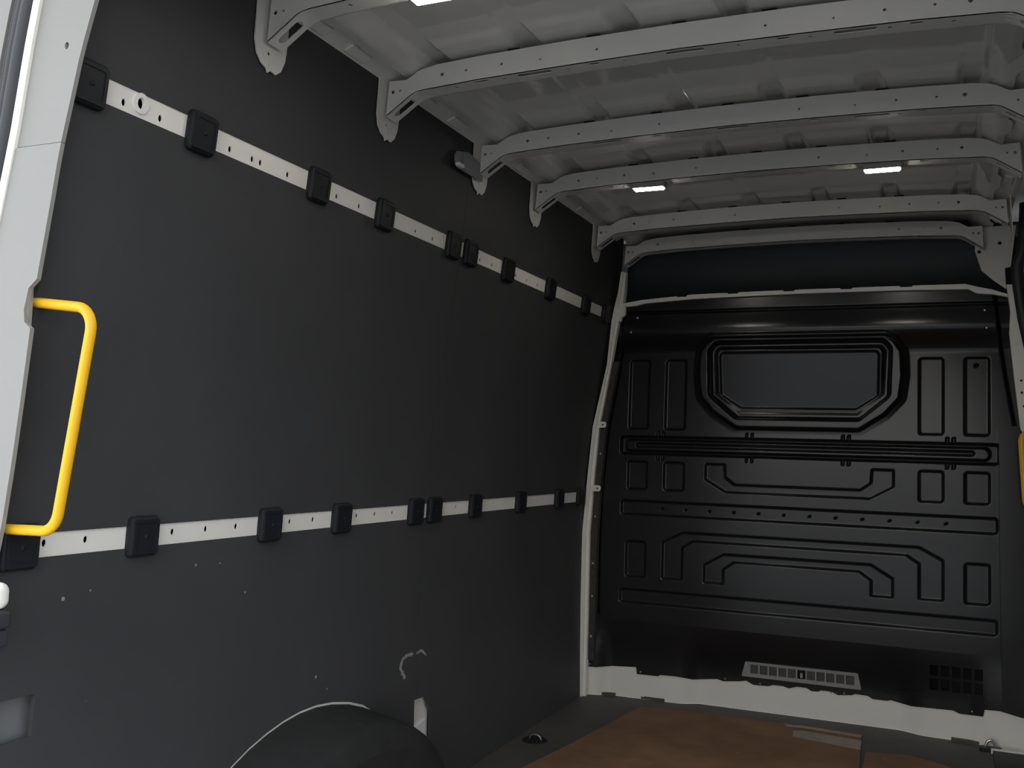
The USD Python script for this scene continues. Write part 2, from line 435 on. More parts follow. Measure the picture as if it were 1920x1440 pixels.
gx = np.arange(-0.862, 0.8621, 0.0032)
gz = np.arange(0.33, 1.715, 0.0032)
GX, GZ = np.meshgrid(gx, gz, indexing='ij')
P = shapely.points(GX.ravel(), GZ.ravel())
def sdf(poly, pad=0.06):
    """signed distance on the grid, negative inside"""
    out = np.full(GX.size, 1.0)
    b = poly.bounds
    near = (GX.ravel() > b[0] - pad) & (GX.ravel() < b[2] + pad) & (GZ.ravel() > b[1] - pad) & (GZ.ravel() < b[3] + pad)
    q = P[near]
    d = shapely.distance(q, poly.boundary)
    ins = shapely.contains(poly, q)
    out[near] = np.where(ins, -d, d)
    return out.reshape(GX.shape)
Yb = np.full(GX.shape, FRONT)
lab = np.zeros(GX.shape, int)
names = ['main_panel']
def press(poly, depth, w, name=None):
    """groove-edged press: the sheet steps back by depth over w inside the outline, with a shallow lip"""
    global Yb
    d = sdf(poly)
    Yb = Yb + depth * ss((-d + 0.3 * w) / w)
    if name:
        names.append(name)
        lab[d < 0] = len(names) - 1
    return d
d_o = sdf(WB_O, 0.08)
d_g = sdf(WB_G)
d_i = sdf(WB_I)
bump = 0.046 * ss((GZ - 1.460) / 0.10)
ridge = 0.024 * ss((-d_o + 0.002) / 0.016)
Yb -= np.where(d_o < 0.012, np.maximum(ridge, bump * ss((d_o + 0.02) / 0.02)), bump)
Yb += 0.013 * ss((GZ - 1.560) / 0.09) + 0.010 * (1 - ss(np.abs(GZ - 1.640) / 0.008))
Yb += 0.025 * ss((np.abs(GX) - (wall_x(GZ) - 0.068)) / 0.015)
Yb += 0.040 * ss((-d_g + 0.006) / 0.016)
Yb -= 0.012 * ss((-d_g - 0.018) / 0.016)
Yb += 0.007 * ss((-d_i + 0.004) / 0.010)
Yb -= 0.11 * (GZ - 1.36) * ss((-d_g - 0.018) / 0.016)
names.append('window_blank')
lab[d_o < -0.004] = 1
for r in recessed:
    press(r, 0.010, 0.009, 'recessed_panel')
press(U1, 0.010, 0.009, 'bent_bead')
press(U2, 0.010, 0.009, 'bent_bead')
press(U3, 0.010, 0.009, 'bent_bead')
press(STRIP, 0.011, 0.009, 'hole_strip')
press(LOW, 0.010, 0.009, 'lower_strip')
press(CHAN, 0.022, 0.010, 'cross_channel')
Yb += 0.035 * (np.clip(GZ, 1.115, 1.455) - 1.115) * ss(d_o / 0.02)
bar = R(-0.715, 0.705, 1.0445, 1.099, 0.025)
db = sdf(bar)
Yb -= 0.019 * ss((-db + 0.001) / 0.009)
dbi = sdf(R(-0.665, 0.648, 1.066, 1.081, 0.007))
Yb += 0.013 * ss((-dbi + 0.003) / 0.007)
for k in (-0.56, -0.187, 0.190, 0.567):
    for dx in (-0.011, 0.011):
        for zz in (1.121, 1.024):
            Yb += 0.008 * ss((0.0125 - np.maximum(np.abs(GX - k - dx) * 2.6, np.abs(GZ - zz))) / 0.004)
for k in range(-6, 6):
    Yb += 0.010 * ss((0.0055 - np.hypot(GX - 0.052 - 0.1 * k, GZ - 0.805)) / 0.003)
Yb += 0.012 * ss((0.0075 - np.hypot(GX - 0.657, GZ - 1.408)) / 0.003)
Yb += 0.004 * np.clip((GZ - 0.9), 0, None) * 0
nx, nz = GX.shape
idx = np.arange(nx * nz).reshape(nx, nz)
V = np.stack([GX.ravel(), Yb.ravel(), GZ.ravel()], 1)
a, b, c, d = idx[:-1, :-1].ravel(), idx[1:, :-1].ravel(), idx[1:, 1:].ravel(), idx[:-1, 1:].ravel()
hdr_bot = np.array([(-0.87, 1.60), (-0.760, 1.640), (-0.713, 1.672), (-0.63, 1.680), (-0.422, 1.690), (0.012, 1.697), (0.216, 1.697), (0.627, 1.692), (0.658, 1.676), (0.70, 1.672), (0.78, 1.645), (0.87, 1.60)])
keep = (GZ < np.interp(GX, hdr_bot[:, 0], hdr_bot[:, 1]) + 0.012) & (np.abs(GX) < wall_x(GZ) - 0.004)
ql = lab.ravel()[a]
qk = keep.ravel()[a] & keep.ravel()[c]
fullF = np.concatenate([np.stack([a, b, c], 1), np.stack([a, c, d], 1)])
fn = np.cross(V[fullF[:, 1]] - V[fullF[:, 0]], V[fullF[:, 2]] - V[fullF[:, 0]])
VN = np.zeros_like(V)
for k in range(3):
    np.add.at(VN, fullF[:, k], fn)
VN /= np.linalg.norm(VN, axis=1)[:, None]
def sub_mesh(mask, name, parent, m):
    f = np.concatenate([np.stack([a[mask], b[mask], c[mask]], 1), np.stack([a[mask], c[mask], d[mask]], 1)])
    u, inv = np.unique(f, return_inverse=True)
    g = usdkit.mesh(stage, numbered(path_of(parent), name), trimesh.Trimesh(V[u], inv.reshape(-1, 3), process=False), M[m])
    from pxr import Vt
    g.CreateNormalsAttr(Vt.Vec3fArray.FromNumpy(VN[u].astype(np.float32)))
    g.SetNormalsInterpolation('vertex')
for k, nm in enumerate(names):
    mk = (ql == k) & qk
    if mk.any():
        sub_mesh(mk, nm, wf, 'bulk')
# lower apron with wavy lower edge, vents and the grey grille
apron_bot = [(-0.869, 0.117), (-0.822, 0.117), (-0.75, 0.131), (-0.644, 0.138), (-0.641, 0.11), (-0.548, 0.111), (-0.541, 0.117), (-0.476, 0.119), (-0.404, 0.115), (-0.303, 0.129), (-0.278, 0.123), (-0.224, 0.129), (-0.185, 0.136), (-0.156, 0.123), (-0.098, 0.125), (-0.079, 0.132), (-0.041, 0.132), (-0.018, 0.126), (0.012, 0.136), (0.049, 0.136), (0.068, 0.126), (0.093, 0.127), (0.104, 0.133), (0.143, 0.133), (0.168, 0.123), (0.218, 0.129), (0.231, 0.135), (0.276, 0.134), (0.294, 0.124), (0.346, 0.124), (0.359, 0.128), (0.433, 0.115), (0.576, 0.118), (0.597, 0.109), (0.677, 0.109), (0.681, 0.134), (0.731, 0.136), (0.803, 0.121), (0.869, 0.117)]
ap = sg.Polygon(apron_bot + [(0.869, 0.345), (-0.869, 0.345)])
PLAN = np.array([(-0.90, 4.105), (-0.815, 4.115), (-0.775, 4.145), (-0.46, 4.155), (-0.395, 4.195), (0.395, 4.195), (0.465, 4.155), (0.63, 4.145), (0.69, 4.118), (0.90, 4.105)])
def plan_y(x):
    return sum(np.interp(np.asarray(x) + k * 0.012, PLAN[:, 0], PLAN[:, 1]) for k in (-1, 0, 1)) / 3
for s in (1,):
    for i in range(5):
        for j in range(2):
            x0 = s * 0.510 + s * i * 0.038
            z0 = 0.257 - 0.051 * j
            ap = ap.difference(sg.box(x0 - 0.0145, z0 - 0.0205, x0 + 0.0145, z0 + 0.0205).buffer(-0.003).buffer(0.003))
ap = ap.difference(sg.box(-0.190, 0.156, 0.242, 0.209))
GR = sg.Polygon([(-0.199, 0.158), (-0.186, 0.209), (0.237, 0.211), (0.249, 0.158)])
ap = ap.difference(GR.buffer(-0.002))
def apron_map(v, front=0.0):
    t = ss((0.345 - v[:, 1]) / 0.20)
    xx = v[:, 0]
    for _ in range(3):
        y0 = 4.104 + (plan_y(xx) - 0.018 - 4.104) * t
        xx = CAM[0] + (v[:, 0] - CAM[0]) * y0 / 4.10
    k = (y0 - front + v[:, 2]) / 4.10
    k0 = y0 / 4.10
    return np.stack([CAM[0] + (v[:, 0] - CAM[0]) * k0, y0 - front + v[:, 2], CAM[2] + (v[:, 1] - CAM[2]) * k0], 1)
obj('lower_apron', ext(ap, 0.004, 0.02, apron_map), 'bulk', wf)
obj('vent_duct', box(-0.80, 0.80, 4.235, 4.245, 0.10, 0.36), 'dark', wf)
gril = part_xf('air_grille', wf)
frame = GR.buffer(0.004)
cells = []
for i in range(11):
    x0 = -0.168 + i * 0.0365
    cells.append(sg.box(x0, 0.1685, x0 + 0.0305, 0.2035))
    frame = frame.difference(cells[-1])
obj('grille_frame', ext(frame, 0.006, 0.04, lambda v: apron_map(v, 0.006)), 'grille', gril, label='light grey frame of the air grille')
for i, cl in enumerate(cells):
    if i == 5:
        obj('grille_slot', ext(cl.buffer(0.003), 0.003, None, lambda v: apron_map(v, -0.004)), 'dark', gril, label='black open slot of the grille')
        x0 = -0.168 + 5 * 0.0365
        obj('latch_tongue', ext(slot(x0 + 0.010, x0 + 0.020, 0.172, 0.192), 0.004, None, lambda v: apron_map(v, 0.004)), 'grille', gril)
    else:
        sub = cl
        obj('grille_cell', ext(cl.buffer(0.003), 0.003, None, lambda v: apron_map(v, -0.004)), 'grillecell', gril, label='dark grey grille cell')
# screws on the bulkhead
def on_bulk(x, z, y=None):
    return np.array([x, FRONT if y is None else y, z])
def dome(r, h, n=10):
    return Manifold.sphere(r, n).scale((1, h / r, 1))
for (x, z) in ((-0.665, 1.618), (-0.690, 1.556), (0.684, 1.612), (0.690, 1.545)):
    i, j = int(np.argmin(abs(gx - x))), int(np.argmin(abs(gz - z)))
    obj('screw', tm_of(dome(0.006, 0.004), (x, Yb[i, j], z)), 'steel', wf)
for (x, z) in ((-0.625, 0.120), (-0.270, 0.134), (-0.130, 0.131), (0.140, 0.129), (0.190, 0.133), (0.640, 0.122), (-0.85, 0.128), (-0.78, 0.36)):
    q = apron_map(np.array([[x, z, 0.0]]), 0.001)[0]
    obj('screw', tm_of(dome(0.004, 0.003), q), 'steel', wf)
# overhead panel between header flange and the front rib
up = sg.Polygon([(-0.745, 1.64), (0.80, 1.63), (0.80, 1.90), (0.70, 1.975), (-0.70, 1.975), (-0.745, 1.90)])
def up_map(v):
    return np.stack([v[:, 0], 4.135 + 0.05 * np.sin((v[:, 1] - 1.64) / 0.31 * math.pi) + v[:, 2], v[:, 1]], 1)
obj('overhead_panel', ext(up, 0.006, 0.04, up_map), 'cover', wf, label='dark blue-black panel above the bulkhead')
obj('cab_shell', box(-0.95, 0.95, 4.60, 4.62, -0.6, 2.08), 'dark', wf)

# ---- sill below the bulkhead
sl = struct('trim_2', 'white metal sill along the foot of the bulkhead', 'trim')
xs = np.linspace(-0.895, 0.90, 180)
ys = plan_y(xs)
V2, F2 = [], []
prof = [(0.022, -0.01), (0.002, 0.002), (0.0, 0.010), (0.0, 0.17)]
for x, y in zip(xs, ys):
    for (dy, z) in prof:
        V2.append((x, y - 0.012 + 0.012 * (dy == 0.0) * 0 + (0.0 if dy == 0 else -dy + 0.004), z))
n = len(prof)
for i in range(len(xs) - 1):
    for j in range(n - 1):
        q = (i * n + j, (i + 1) * n + j, (i + 1) * n + j + 1, i * n + j + 1)
        F2 += [[q[0], q[1], q[2]], [q[0], q[2], q[3]]]
# close the sill as a solid strip
V2 = np.array(V2)
back = V2.copy()
back[:, 1] += 0.02
nf = len(V2)
F2 = np.array(F2)
allF = np.concatenate([F2, F2[:, ::-1] + nf])
obj('sill_face', trimesh.Trimesh(np.vstack([V2, back]), allF, process=False), 'white', sl, smooth=40)

# ---- header flange over the bulkhead
hf = struct('trim_3', 'grey metal header flange over the bulkhead', 'trim')
top = [(-0.748, 1.657), (-0.73, 1.680), (-0.642, 1.693), (-0.422, 1.709), (-0.20, 1.712), (0.012, 1.7135), (0.216, 1.7135), (0.42, 1.7135), (0.618, 1.712), (0.658, 1.700), (0.71, 1.687), (0.771, 1.664)]
bot = [(0.778, 1.654), (0.71, 1.670), (0.672, 1.673), (0.655, 1.676), (0.627, 1.692), (0.42, 1.696), (0.216, 1.697), (0.012, 1.697), (-0.20, 1.694), (-0.422, 1.690), (-0.63, 1.678), (-0.67, 1.668), (-0.713, 1.666), (-0.735, 1.650)]
hp = sg.Polygon(top + bot)
for x in (-0.47, -0.255, -0.03, 0.19, 0.41):
    hp = hp.difference(sg.Polygon([(x - 0.03, 1.72), (x - 0.02, np.interp(x, [p[0] for p in top], [p[1] for p in top]) - 0.005), (x + 0.02, np.interp(x, [p[0] for p in top], [p[1] for p in top]) - 0.005), (x + 0.03, 1.72)]))
obj('flange', xz_plate(hp, 4.06, 0.02), 'white', hf)

# ---- front pillars
pl = struct('trim_4', 'grey metal front pillar edge at the left end of the bulkhead', 'pillar')
outer = [(-0.734, 1.816), (-0.745, 1.73), (-0.762, 1.655), (-0.772, 1.60), (-0.788, 1.412), (-0.812, 1.30), (-0.845, 1.146), (-0.863, 0.939), (-0.881, 0.686), (-0.880, 0.347), (-0.876, 0.0)]
inner = [(-0.716, 1.816), (-0.721, 1.73), (-0.728, 1.665), (-0.745, 1.594), (-0.771, 1.43), (-0.793, 1.30), (-0.820, 1.147), (-0.837, 0.940), (-0.852, 0.688), (-0.851, 0.347), (-0.853, 0.0)]
mid = [((o[0] * 0.45 + i[0] * 0.55), (o[1] + i[1]) / 2) for o, i in zip(outer, inner)]
obj('pillar_strip', xz_plate(sg.Polygon(outer + mid[::-1]), 4.045, 0.03), 'white', pl)
obj('pillar_strip', xz_plate(sg.Polygon(mid + inner[::-1]), 4.058, 0.03), 'white', pl)
obj('mounting_plate', xz_plate(sg.Polygon([(-0.757, 1.660), (-0.712, 1.672), (-0.713, 1.630), (-0.728, 1.618), (-0.731, 1.602), (-0.765, 1.598)]), 4.05, 0.02), 'white', pl)
for z0 in (1.155, 0.882):
    x0 = -0.822 if z0 > 1 else -0.840
    tabp = sg.Polygon([(x0, z0 - 0.014), (x0 + 0.032, z0 - 0.012), (x0 + 0.037, z0 - 0.004), (x0 + 0.037, z0 + 0.008), (x0 + 0.032, z0 + 0.013), (x0, z0 + 0.014)]).difference(circle(x0 + 0.022, z0, 0.004))
    obj('mounting_tab', xz_plate(tabp, 4.045, 0.004), 'white', pl, label='small white tab with a screw hole')
fo = [(-0.744, 1.43), (-0.768, 1.30), (-0.795, 1.147), (-0.810, 0.94), (-0.823, 0.688), (-0.825, 0.15)]
fi = [i for i in inner if i[1] <= 1.45 and i[1] > 0.1] + [(-0.851, 0.15)]
obj('foam_strip', xz_plate(sg.Polygon(fo + fi[::-1]), 4.075, 0.03), 'foam', pl, label='dark grey foam strip')
for z in (1.03, 0.76, 0.56, 0.42, 0.25):
    obj('rivet', tm_of(dome(0.005, 0.003), (-np.interp(z, [0.15, 0.688, 0.94, 1.147], [0.840, 0.838, 0.824, 0.808]), 4.074, z)), 'steel', pl)
pr = struct('trim_5', 'grey metal front pillar at the right end of the bulkhead', 'pillar')
w_out = [(0.790, 1.70), (0.800, 1.55), (0.822, 1.37), (0.845, 1.19), (0.860, 0.9), (0.87, 0.5), (0.87, 0.0)]
w_in = [(0.755, 1.70), (0.768, 1.60), (0.764, 1.52), (0.779, 1.36), (0.797, 1.19), (0.812, 1.02), (0.83, 0.7), (0.835, 0.4), (0.84, 0.0)]
wp = sg.Polygon(w_out + w_in[::-1])
for (x, z) in ((0.803, 1.345), (0.805, 1.30), (0.812, 1.25)):
    wp = wp.difference(circle(x, z, 0.005))
obj('pillar_face', xz_plate(wp, 4.035, 0.03), 'white', pr)
obj('corner_gusset', xz_plate(sg.Polygon([(0.640, 1.930), (0.79, 1.93), (0.772, 1.774), (0.752, 1.769), (0.756, 1.690), (0.716, 1.722), (0.673, 1.763), (0.650, 1.841), (0.655, 1.90)]).difference(circle(0.665, 1.835, 0.007)).difference(circle(0.735, 1.865, 0.007)), 4.075, 0.01), 'rib', pr, label='grey metal corner gusset under the roof')
seal_pts = [(0.813, 1.98), (0.810, 1.90), (0.802, 1.80), (0.785, 1.75), (0.789, 1.68), (0.806, 1.556), (0.828, 1.44), (0.848, 1.30), (0.86, 1.1), (0.872, 0.8), (0.88, 0.4), (0.88, 0.0)]
obj('door_seal', tube([(x, 3.95, z) for x, z in seal_pts], 0.020), 'rubber', pr, label='black rubber door seal')
obj('pillar_cover', xz_plate(sg.Polygon([(0.735, 1.165), (0.79, 1.172), (0.85, 1.05), (0.86, 0.2), (0.80, 0.15), (0.745, 0.18), (0.738, 0.7)]).buffer(0.006), 4.035, 0.05), 'bulk', pr, label='black plastic pillar cover')

# ---- rear door pillar (left)
dp = struct('trim_6', 'white painted rear door pillar at the left edge', 'pillar')
zz = np.linspace(-0.1, 2.0, 43)
def pil_in(z):
    return -np.interp(z, [-0.1, 0.6, 0.80, 0.882, 0.994, 1.097, 1.218, 1.27, 1.314, 1.409, 1.491, 1.616, 1.651, 1.736, 2.0], [0.90, 0.885, 0.866, 0.849, 0.834, 0.823, 0.811, 0.807, 0.800, 0.785, 0.773, 0.746, 0.739, 0.714, 0.62])
def pil_out(z):
    return -np.interp(z, [-0.1, 0.5, 0.882, 1.2, 1.443, 1.532, 1.674, 1.754, 2.0], [1.0, 1.0, 0.985, 0.945, 0.897, 0.880, 0.860, 0.846, 0.79])
def pillar_piece(z0, z1, y, shift=0.0):
    z = np.linspace(z0, z1, max(4, int((z1 - z0) / 0.03)))
    pin = np.stack([pil_in(z) + shift, z], 1)
    pout = np.stack([pil_out(z) + 0.0165, z], 1)
    return sg.Polygon(np.vstack([pin, pout[::-1]])), y
notch = sg.Polygon([(-0.845, 1.272), (-0.80, 1.275), (-0.79, 1.258), (-0.79, 1.215), (-0.845, 1.205)])
PTH = 0.008
upp, _ = pillar_piece(1.508, 2.0, REAR)
lowp, _ = pillar_piece(-0.1, 1.506, REAR, 0.004)
upp = upp.difference(circle(-0.770, 1.668, 0.0052, 14, 0.85, 1.2))
lowp = lowp.difference(sg.Polygon([(-0.818, 1.270), (-0.80, 1.285), (-0.77, 1.285), (-0.77, 1.198), (-0.80, 1.198), (-0.8225, 1.215), (-0.8255, 1.235)]))
def bevel_plate(poly, y, t, r=0.004):
    a = Manifold.extrude(cs(poly), t)
    return ext(poly, t, None, lambda v: np.stack([v[:, 0], y + v[:, 2], v[:, 1]], 1))
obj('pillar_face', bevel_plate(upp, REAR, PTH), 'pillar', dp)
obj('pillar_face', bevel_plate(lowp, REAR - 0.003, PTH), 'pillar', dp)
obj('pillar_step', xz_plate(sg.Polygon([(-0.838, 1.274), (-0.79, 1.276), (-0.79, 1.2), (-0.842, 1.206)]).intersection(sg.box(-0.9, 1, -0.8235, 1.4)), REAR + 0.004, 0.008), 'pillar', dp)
z = np.linspace(-0.1, 2.0, 60)
edge = sg.Polygon(np.vstack([np.stack([pil_out(z), z], 1), np.stack([pil_out(z) + 0.016, z], 1)[::-1]]))
obj('pillar_edge', xz_plate(edge, REAR - 0.006, 0.02), 'white', dp, label='bright rolled edge of the pillar')
for k, (off, r) in enumerate(((0.020, 0.020), (0.046, 0.014), (0.064, 0.010))):
    obj('door_seal', tube([(pil_out(q) - off, REAR + 0.012 + 0.004 * k, q) for q in np.linspace(-0.1, 2.0, 40)], r), 'rubber', dp, label='black rubber door seal')
lip = sg.Polygon(np.vstack([np.stack([pil_out(z) - 0.075, z], 1), np.stack([pil_out(z) - 0.15, z], 1)[::-1]]))
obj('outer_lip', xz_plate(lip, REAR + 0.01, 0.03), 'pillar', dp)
# rear pillar right, out of the frame
dr = struct('trim_7', 'white painted rear door pillar on the right, out of the picture', 'pillar')
rp = sg.Polygon([(-x, q) for x, q in np.vstack([np.stack([pil_in(z), z], 1), np.stack([pil_out(z) - 0.1, z], 1)[::-1]])])
obj('pillar_face', xz_plate(rp, REAR, 0.05), 'white', dr)

# ---- wheel arch
wa = thing('wheel_arch', 'black rounded wheel arch box rising from the floor against the left wall', 'wheel arch', (-0.78, 2.05, 0), kind='structure')
def arch_shell(p):
    yz = np.array(arch_cut.exterior.coords)[:-1]
    k = {0: 0}
    return yz
core = arch_cut.buffer(-0.006)
c0 = np.array([2.05, -0.1])
def arch_map(v):
    # v: y, z, w (0 at the wall, 0.19 inboard); the inboard edge is rounded over
    t = v[:, 2] / 0.20
    e = np.clip((v[:, 2] - 0.15) / 0.05, 0, 1)
    s = 1 - 0.06 * t - 0.10 * (1 - np.sqrt(np.clip(1 - e * e, 0, 1)))
    y = c0[0] + (v[:, 0] - c0[0]) * s
    zc = c0[1] + (v[:, 1] - c0[1]) * s
    return np.stack([-0.885 + v[:, 2] + 0.78, y - 2.05, zc], 1)
obj('arch_cover', ext(core, 0.20, 0.018, arch_map), 'arch', wa, smooth=50)
rim = arch_cut.buffer(0.0005).difference(arch_cut.buffer(-0.014)).intersection(sg.box(1, -0.05, 3, 1))
rm = on_wall(rim, -0.003, 0.02)
rm.apply_translation((0.78, -2.05, 0))
obj('edge_strip', rm, 'white', wa, label='pale grey edge strip round the arch')

# ================================================================== THINGS
# ---- roof ribs
half_top = [(0.740, 1.950), (0.690, 1.949), (0.678, 1.955), (0.660, 1.966), (0.645, 1.971), (0.606, 1.977), (0.487, 1.983), (0.25, 1.989)]
half_bot = [(0.25, 1.929), (0.487, 1.924), (0.640, 1.9165), (0.662, 1.914), (0.676, 1.9075), (0.746, 1.861)]
RIBW = 0.050
def full(h):
    return [(-x, z) for x, z in h]
def rib(i, Y, label, scale=(1.0, 0.0, 1.0), foot=True):
    sx, ox, sz = scale
    root = thing('roof_rib', label, 'roof rib', (0, Y, 1.92), group='pale grey roof ribs')
    def place(v):
        w = np.array(v, float)
        x = w[:, 0] * sx + ox
        zz_ = (w[:, 2] - 1.031) * sz + 1.031
        return np.stack([x, w[:, 1], zz_ - 1.92], 1)
    face = sg.Polygon(full(half_top) + [(0, 1.991)] + half_top[::-1] + half_bot[::-1] + [(0, 1.932)] + full(half_bot))
    for s in (-1, 1):
        for (x, q, r) in ((0.590, 1.950, 0.0048), (0.728, 1.922, 0.0048), (0.708, 1.923, 0.003), (0.525, 1.952, 0.003), (0.43, 1.955, 0.0035), (0.33, 1.953, 0.0025), (0.19, 1.958, 0.003)):
            face = face.difference(circle(s * x, q, r, 10))
    obj('rear_web', ext(face, 0.0025, None, lambda v: place(np.stack([v[:, 0], v[:, 2], v[:, 1]], 1))), 'rib', root)
    obj('front_web', ext(face.intersection(sg.box(-0.655, 1.5, 0.655, 2.1)), 0.0025, None, lambda v: place(np.stack([v[:, 0], RIBW + v[:, 2], v[:, 1]], 1))), 'rib', root)
    # underside with slots: (s along the lower line, w across)
    line = np.array([(-x, q) for x, q in half_bot[::-1]] + [(0, 1.932)] + half_bot)
    fil = [line[0]]
    sl_ = np.concatenate([[0], np.cumsum(np.linalg.norm(np.diff(line, axis=0), axis=1))])
    L = sl_[-1]
    under = sg.box(0, 0, L, RIBW + 0.0025)
    def s_of(x):
        return float(np.interp(x, line[:, 0], sl_))
    for (c_, hw) in ((-0.350, 0.043), (0.012, 0.043), (0.372, 0.043), (-0.489, 0.017), (-0.20, 0.012), (0.226, 0.013), (0.49, 0.013)):
        under = under.difference(slot(s_of(c_) - hw, s_of(c_) + hw, 0.008, 0.024 if hw > 0.03 else 0.019))
    for c_ in (-0.43, -0.27, -0.13, 0.13, 0.28, 0.44, 0.56, -0.56):
        under = under.difference(circle(s_of(c_), 0.022, 0.005))
    d0 = 0.020
    for s0, s1 in ((0.014, 0.080), (L - 0.080, L - 0.014)):
        under = under.difference(slot(s0, s1, 0.016, 0.038))
    dx = np.gradient(line[:, 0], sl_)
    dz = np.gradient(line[:, 1], sl_)
    def bend(v):
        s = v[:, 0]
        x = np.interp(s, sl_, line[:, 0])
        q = np.interp(s, sl_, line[:, 1])
        nx_ = -np.interp(s, sl_, dz)
        nz_ = np.interp(s, sl_, dx)
        return place(np.stack([x + nx_ * v[:, 2], v[:, 1], q + nz_ * v[:, 2]], 1))
    obj('underside', ext(under, 0.002, 0.012, bend), 'rib', root)
    for s in (-1, 1):
        if foot:
            f = sg.Polygon([(-0.030, 1.958), (RIBW + 0.028, 1.958), (RIBW + 0.028, 1.870), (RIBW + 0.026, 1.848), (RIBW + 0.016, 1.824), (0.050, 1.811), (0.032, 1.814), (0.022, 1.806), (0.018, 1.814), (0.0, 1.820), (-0.018, 1.836), (-0.028, 1.862)])
            f = f.buffer(-0.0015).buffer(0.0015)
            f = f.difference(circle(0.020, 1.846, 0.004, 10)).difference(sg.box(0.020, 1.868, RIBW - 0.002, 1.940))
            fm = ext(f, 0.003, 0.03, lambda v: place(np.stack([s * (wall_x(v[:, 1]) - 0.006 + v[:, 2]), v[:, 0], v[:, 1]], 1)))
            obj('wall_foot', fm, 'rib', root)
            obj('foot_bead', ext(slot(0.020, 0.028, 1.822, 1.842), 0.004, None, lambda v: place(np.stack([s * (wall_x(v[:, 1]) - 0.008 + v[:, 2]), v[:, 0], v[:, 1]], 1))), 'rib', root)
    for c_ in (-0.40, -0.20, 0.0, 0.197, 0.395):
        q = np.interp(abs(c_), [0, 0.25, 0.487], [1.991, 1.989, 1.983])
        pm = rbox(0.034, 0.016, 0.012, 0.004).translate((c_, 0.0095, q + 0.0005))
        pm = tm_of(pm)
        pm.vertices = place(pm.vertices)
        obj('sealant_pad', pm, 'dark', root, label='dark sealant dab between rib and roof')
    return root
rib_labels = ['pale grey roof rib nearest the camera, cut off by the top of the picture',
              'second pale grey roof rib from the camera, running out at the top right',
              'third pale grey roof rib, just before the two slanting bright reflections',
              'fourth pale grey roof rib, carrying the two lit lamps in view',
              'fifth pale grey roof rib, next one beyond the lit lamps',
              'shortest pale grey roof rib, farthest in, above the dark overhead panel']
for i, (y, lb) in enumerate(zip(RIBY, rib_labels)):
    if i == 5:
        rib(i, 4.03, lb, (0.935, -0.018, 0.972), foot=False)
    else:
        rib(i, y, lb)

# ---- lamps in the ribs
def lamp(x, y, label):
    t = thing('ceiling_light', label, 'ceiling light', (x, y, 1.916), 'strip lamps under the roof ribs')
    h = rbox(0.112, 0.044, 0.018, 0.005).translate((0, 0, 0.003))
    obj('housing', h, 'grille', t)
    obj('lens', rbox(0.098, 0.032, 0.010, 0.0025).translate((0, 0, -0.0055)), 'lens', t, label='glowing white lens')
lamp(-0.352, RIBY[3] + 0.025, 'lit white strip lamp under the fourth roof rib, left of the two')
lamp(0.372, RIBY[3] + 0.025, 'lit white strip lamp under the fourth roof rib, right of the two')
lamp(-0.368, RIBY[0] + 0.028, 'lit white strip lamp just showing at the top edge of the picture')
lamp(0.372, RIBY[0] + 0.028, 'lit white strip lamp under the nearest rib, above the top right of the picture')

# ---- panel clips on the rails
CL = [1.195, 1.473, 1.866, 2.160, 2.549, 2.664, 2.950, 3.334, 3.727, 3.985]
ordn = ['first', 'second', 'third', 'fourth', 'fifth', 'sixth', 'seventh', 'eighth', 'ninth', 'tenth']
lows = {0: 'half hidden at the left edge of the picture', 1: 'beside the foot of the yellow handle', 2: 'nearest to the right of the big clip by the yellow handle', 9: 'farthest in, against the grey pillar edge'}
first = {}
def clip(y, z, label, grp):
    x = -float(wall_x(z))
    tilt = math.degrees(math.atan2(float(wall_x(z - 0.04) - wall_x(z + 0.04)), 0.08))
    if 'p' not in first:
        t = thing('panel_clip', label, 'panel clip', (x, y, z), grp, rot=(0, tilt, 0))
        body_ = rbox(0.022, 0.074, 0.078, 0.0095, 16)
        obj('clip_body', body_.translate((0.004, 0, 0)), 'clip', t)
        rimp = sg.box(-0.028, -0.029, 0.028, 0.029).buffer(0.004).difference(sg.box(-0.022, -0.023, 0.022, 0.023).buffer(0.003))
        obj('raised_rim', ext(rimp, 0.003, None, lambda v: np.stack([0.0135 + v[:, 2], v[:, 0], v[:, 1]], 1)), 'clip', t)
        obj('screw', tm_of(Manifold.sphere(0.0045, 10).scale((0.6, 1, 1)), (0.0155, 0, 0)), 'clip', t)
        first['p'] = t
        return t
    x_ = UsdGeom.Xform.Define(stage, numbered('/World', 'panel_clip'))
    x_.AddTranslateOp().Set(Gf.Vec3d(x, float(y), float(z)))
    x_.AddRotateXYZOp().Set(Gf.Vec3f(0, tilt, 0))
    p = x_.GetPrim()
    p.GetReferences().AddInternalReference(first['p'].GetPath())
    p.SetInstanceable(True)
    return tag(p, label, 'panel clip', grp)
for rail_nm, z in (('upper', 1.627), ('lower', 0.846)):
    for i, y in enumerate(CL):
        extra = {0: ', against the white door pillar', 4: ', left one of the close pair', 5: ', right one of the close pair', 9: ', farthest in at the pillar edge'}.get(i, '')
        clip(y, z, f'black panel clip on the {rail_nm} rail, {ordn[i]} from left{extra}', f'clips along the {rail_nm} rail')

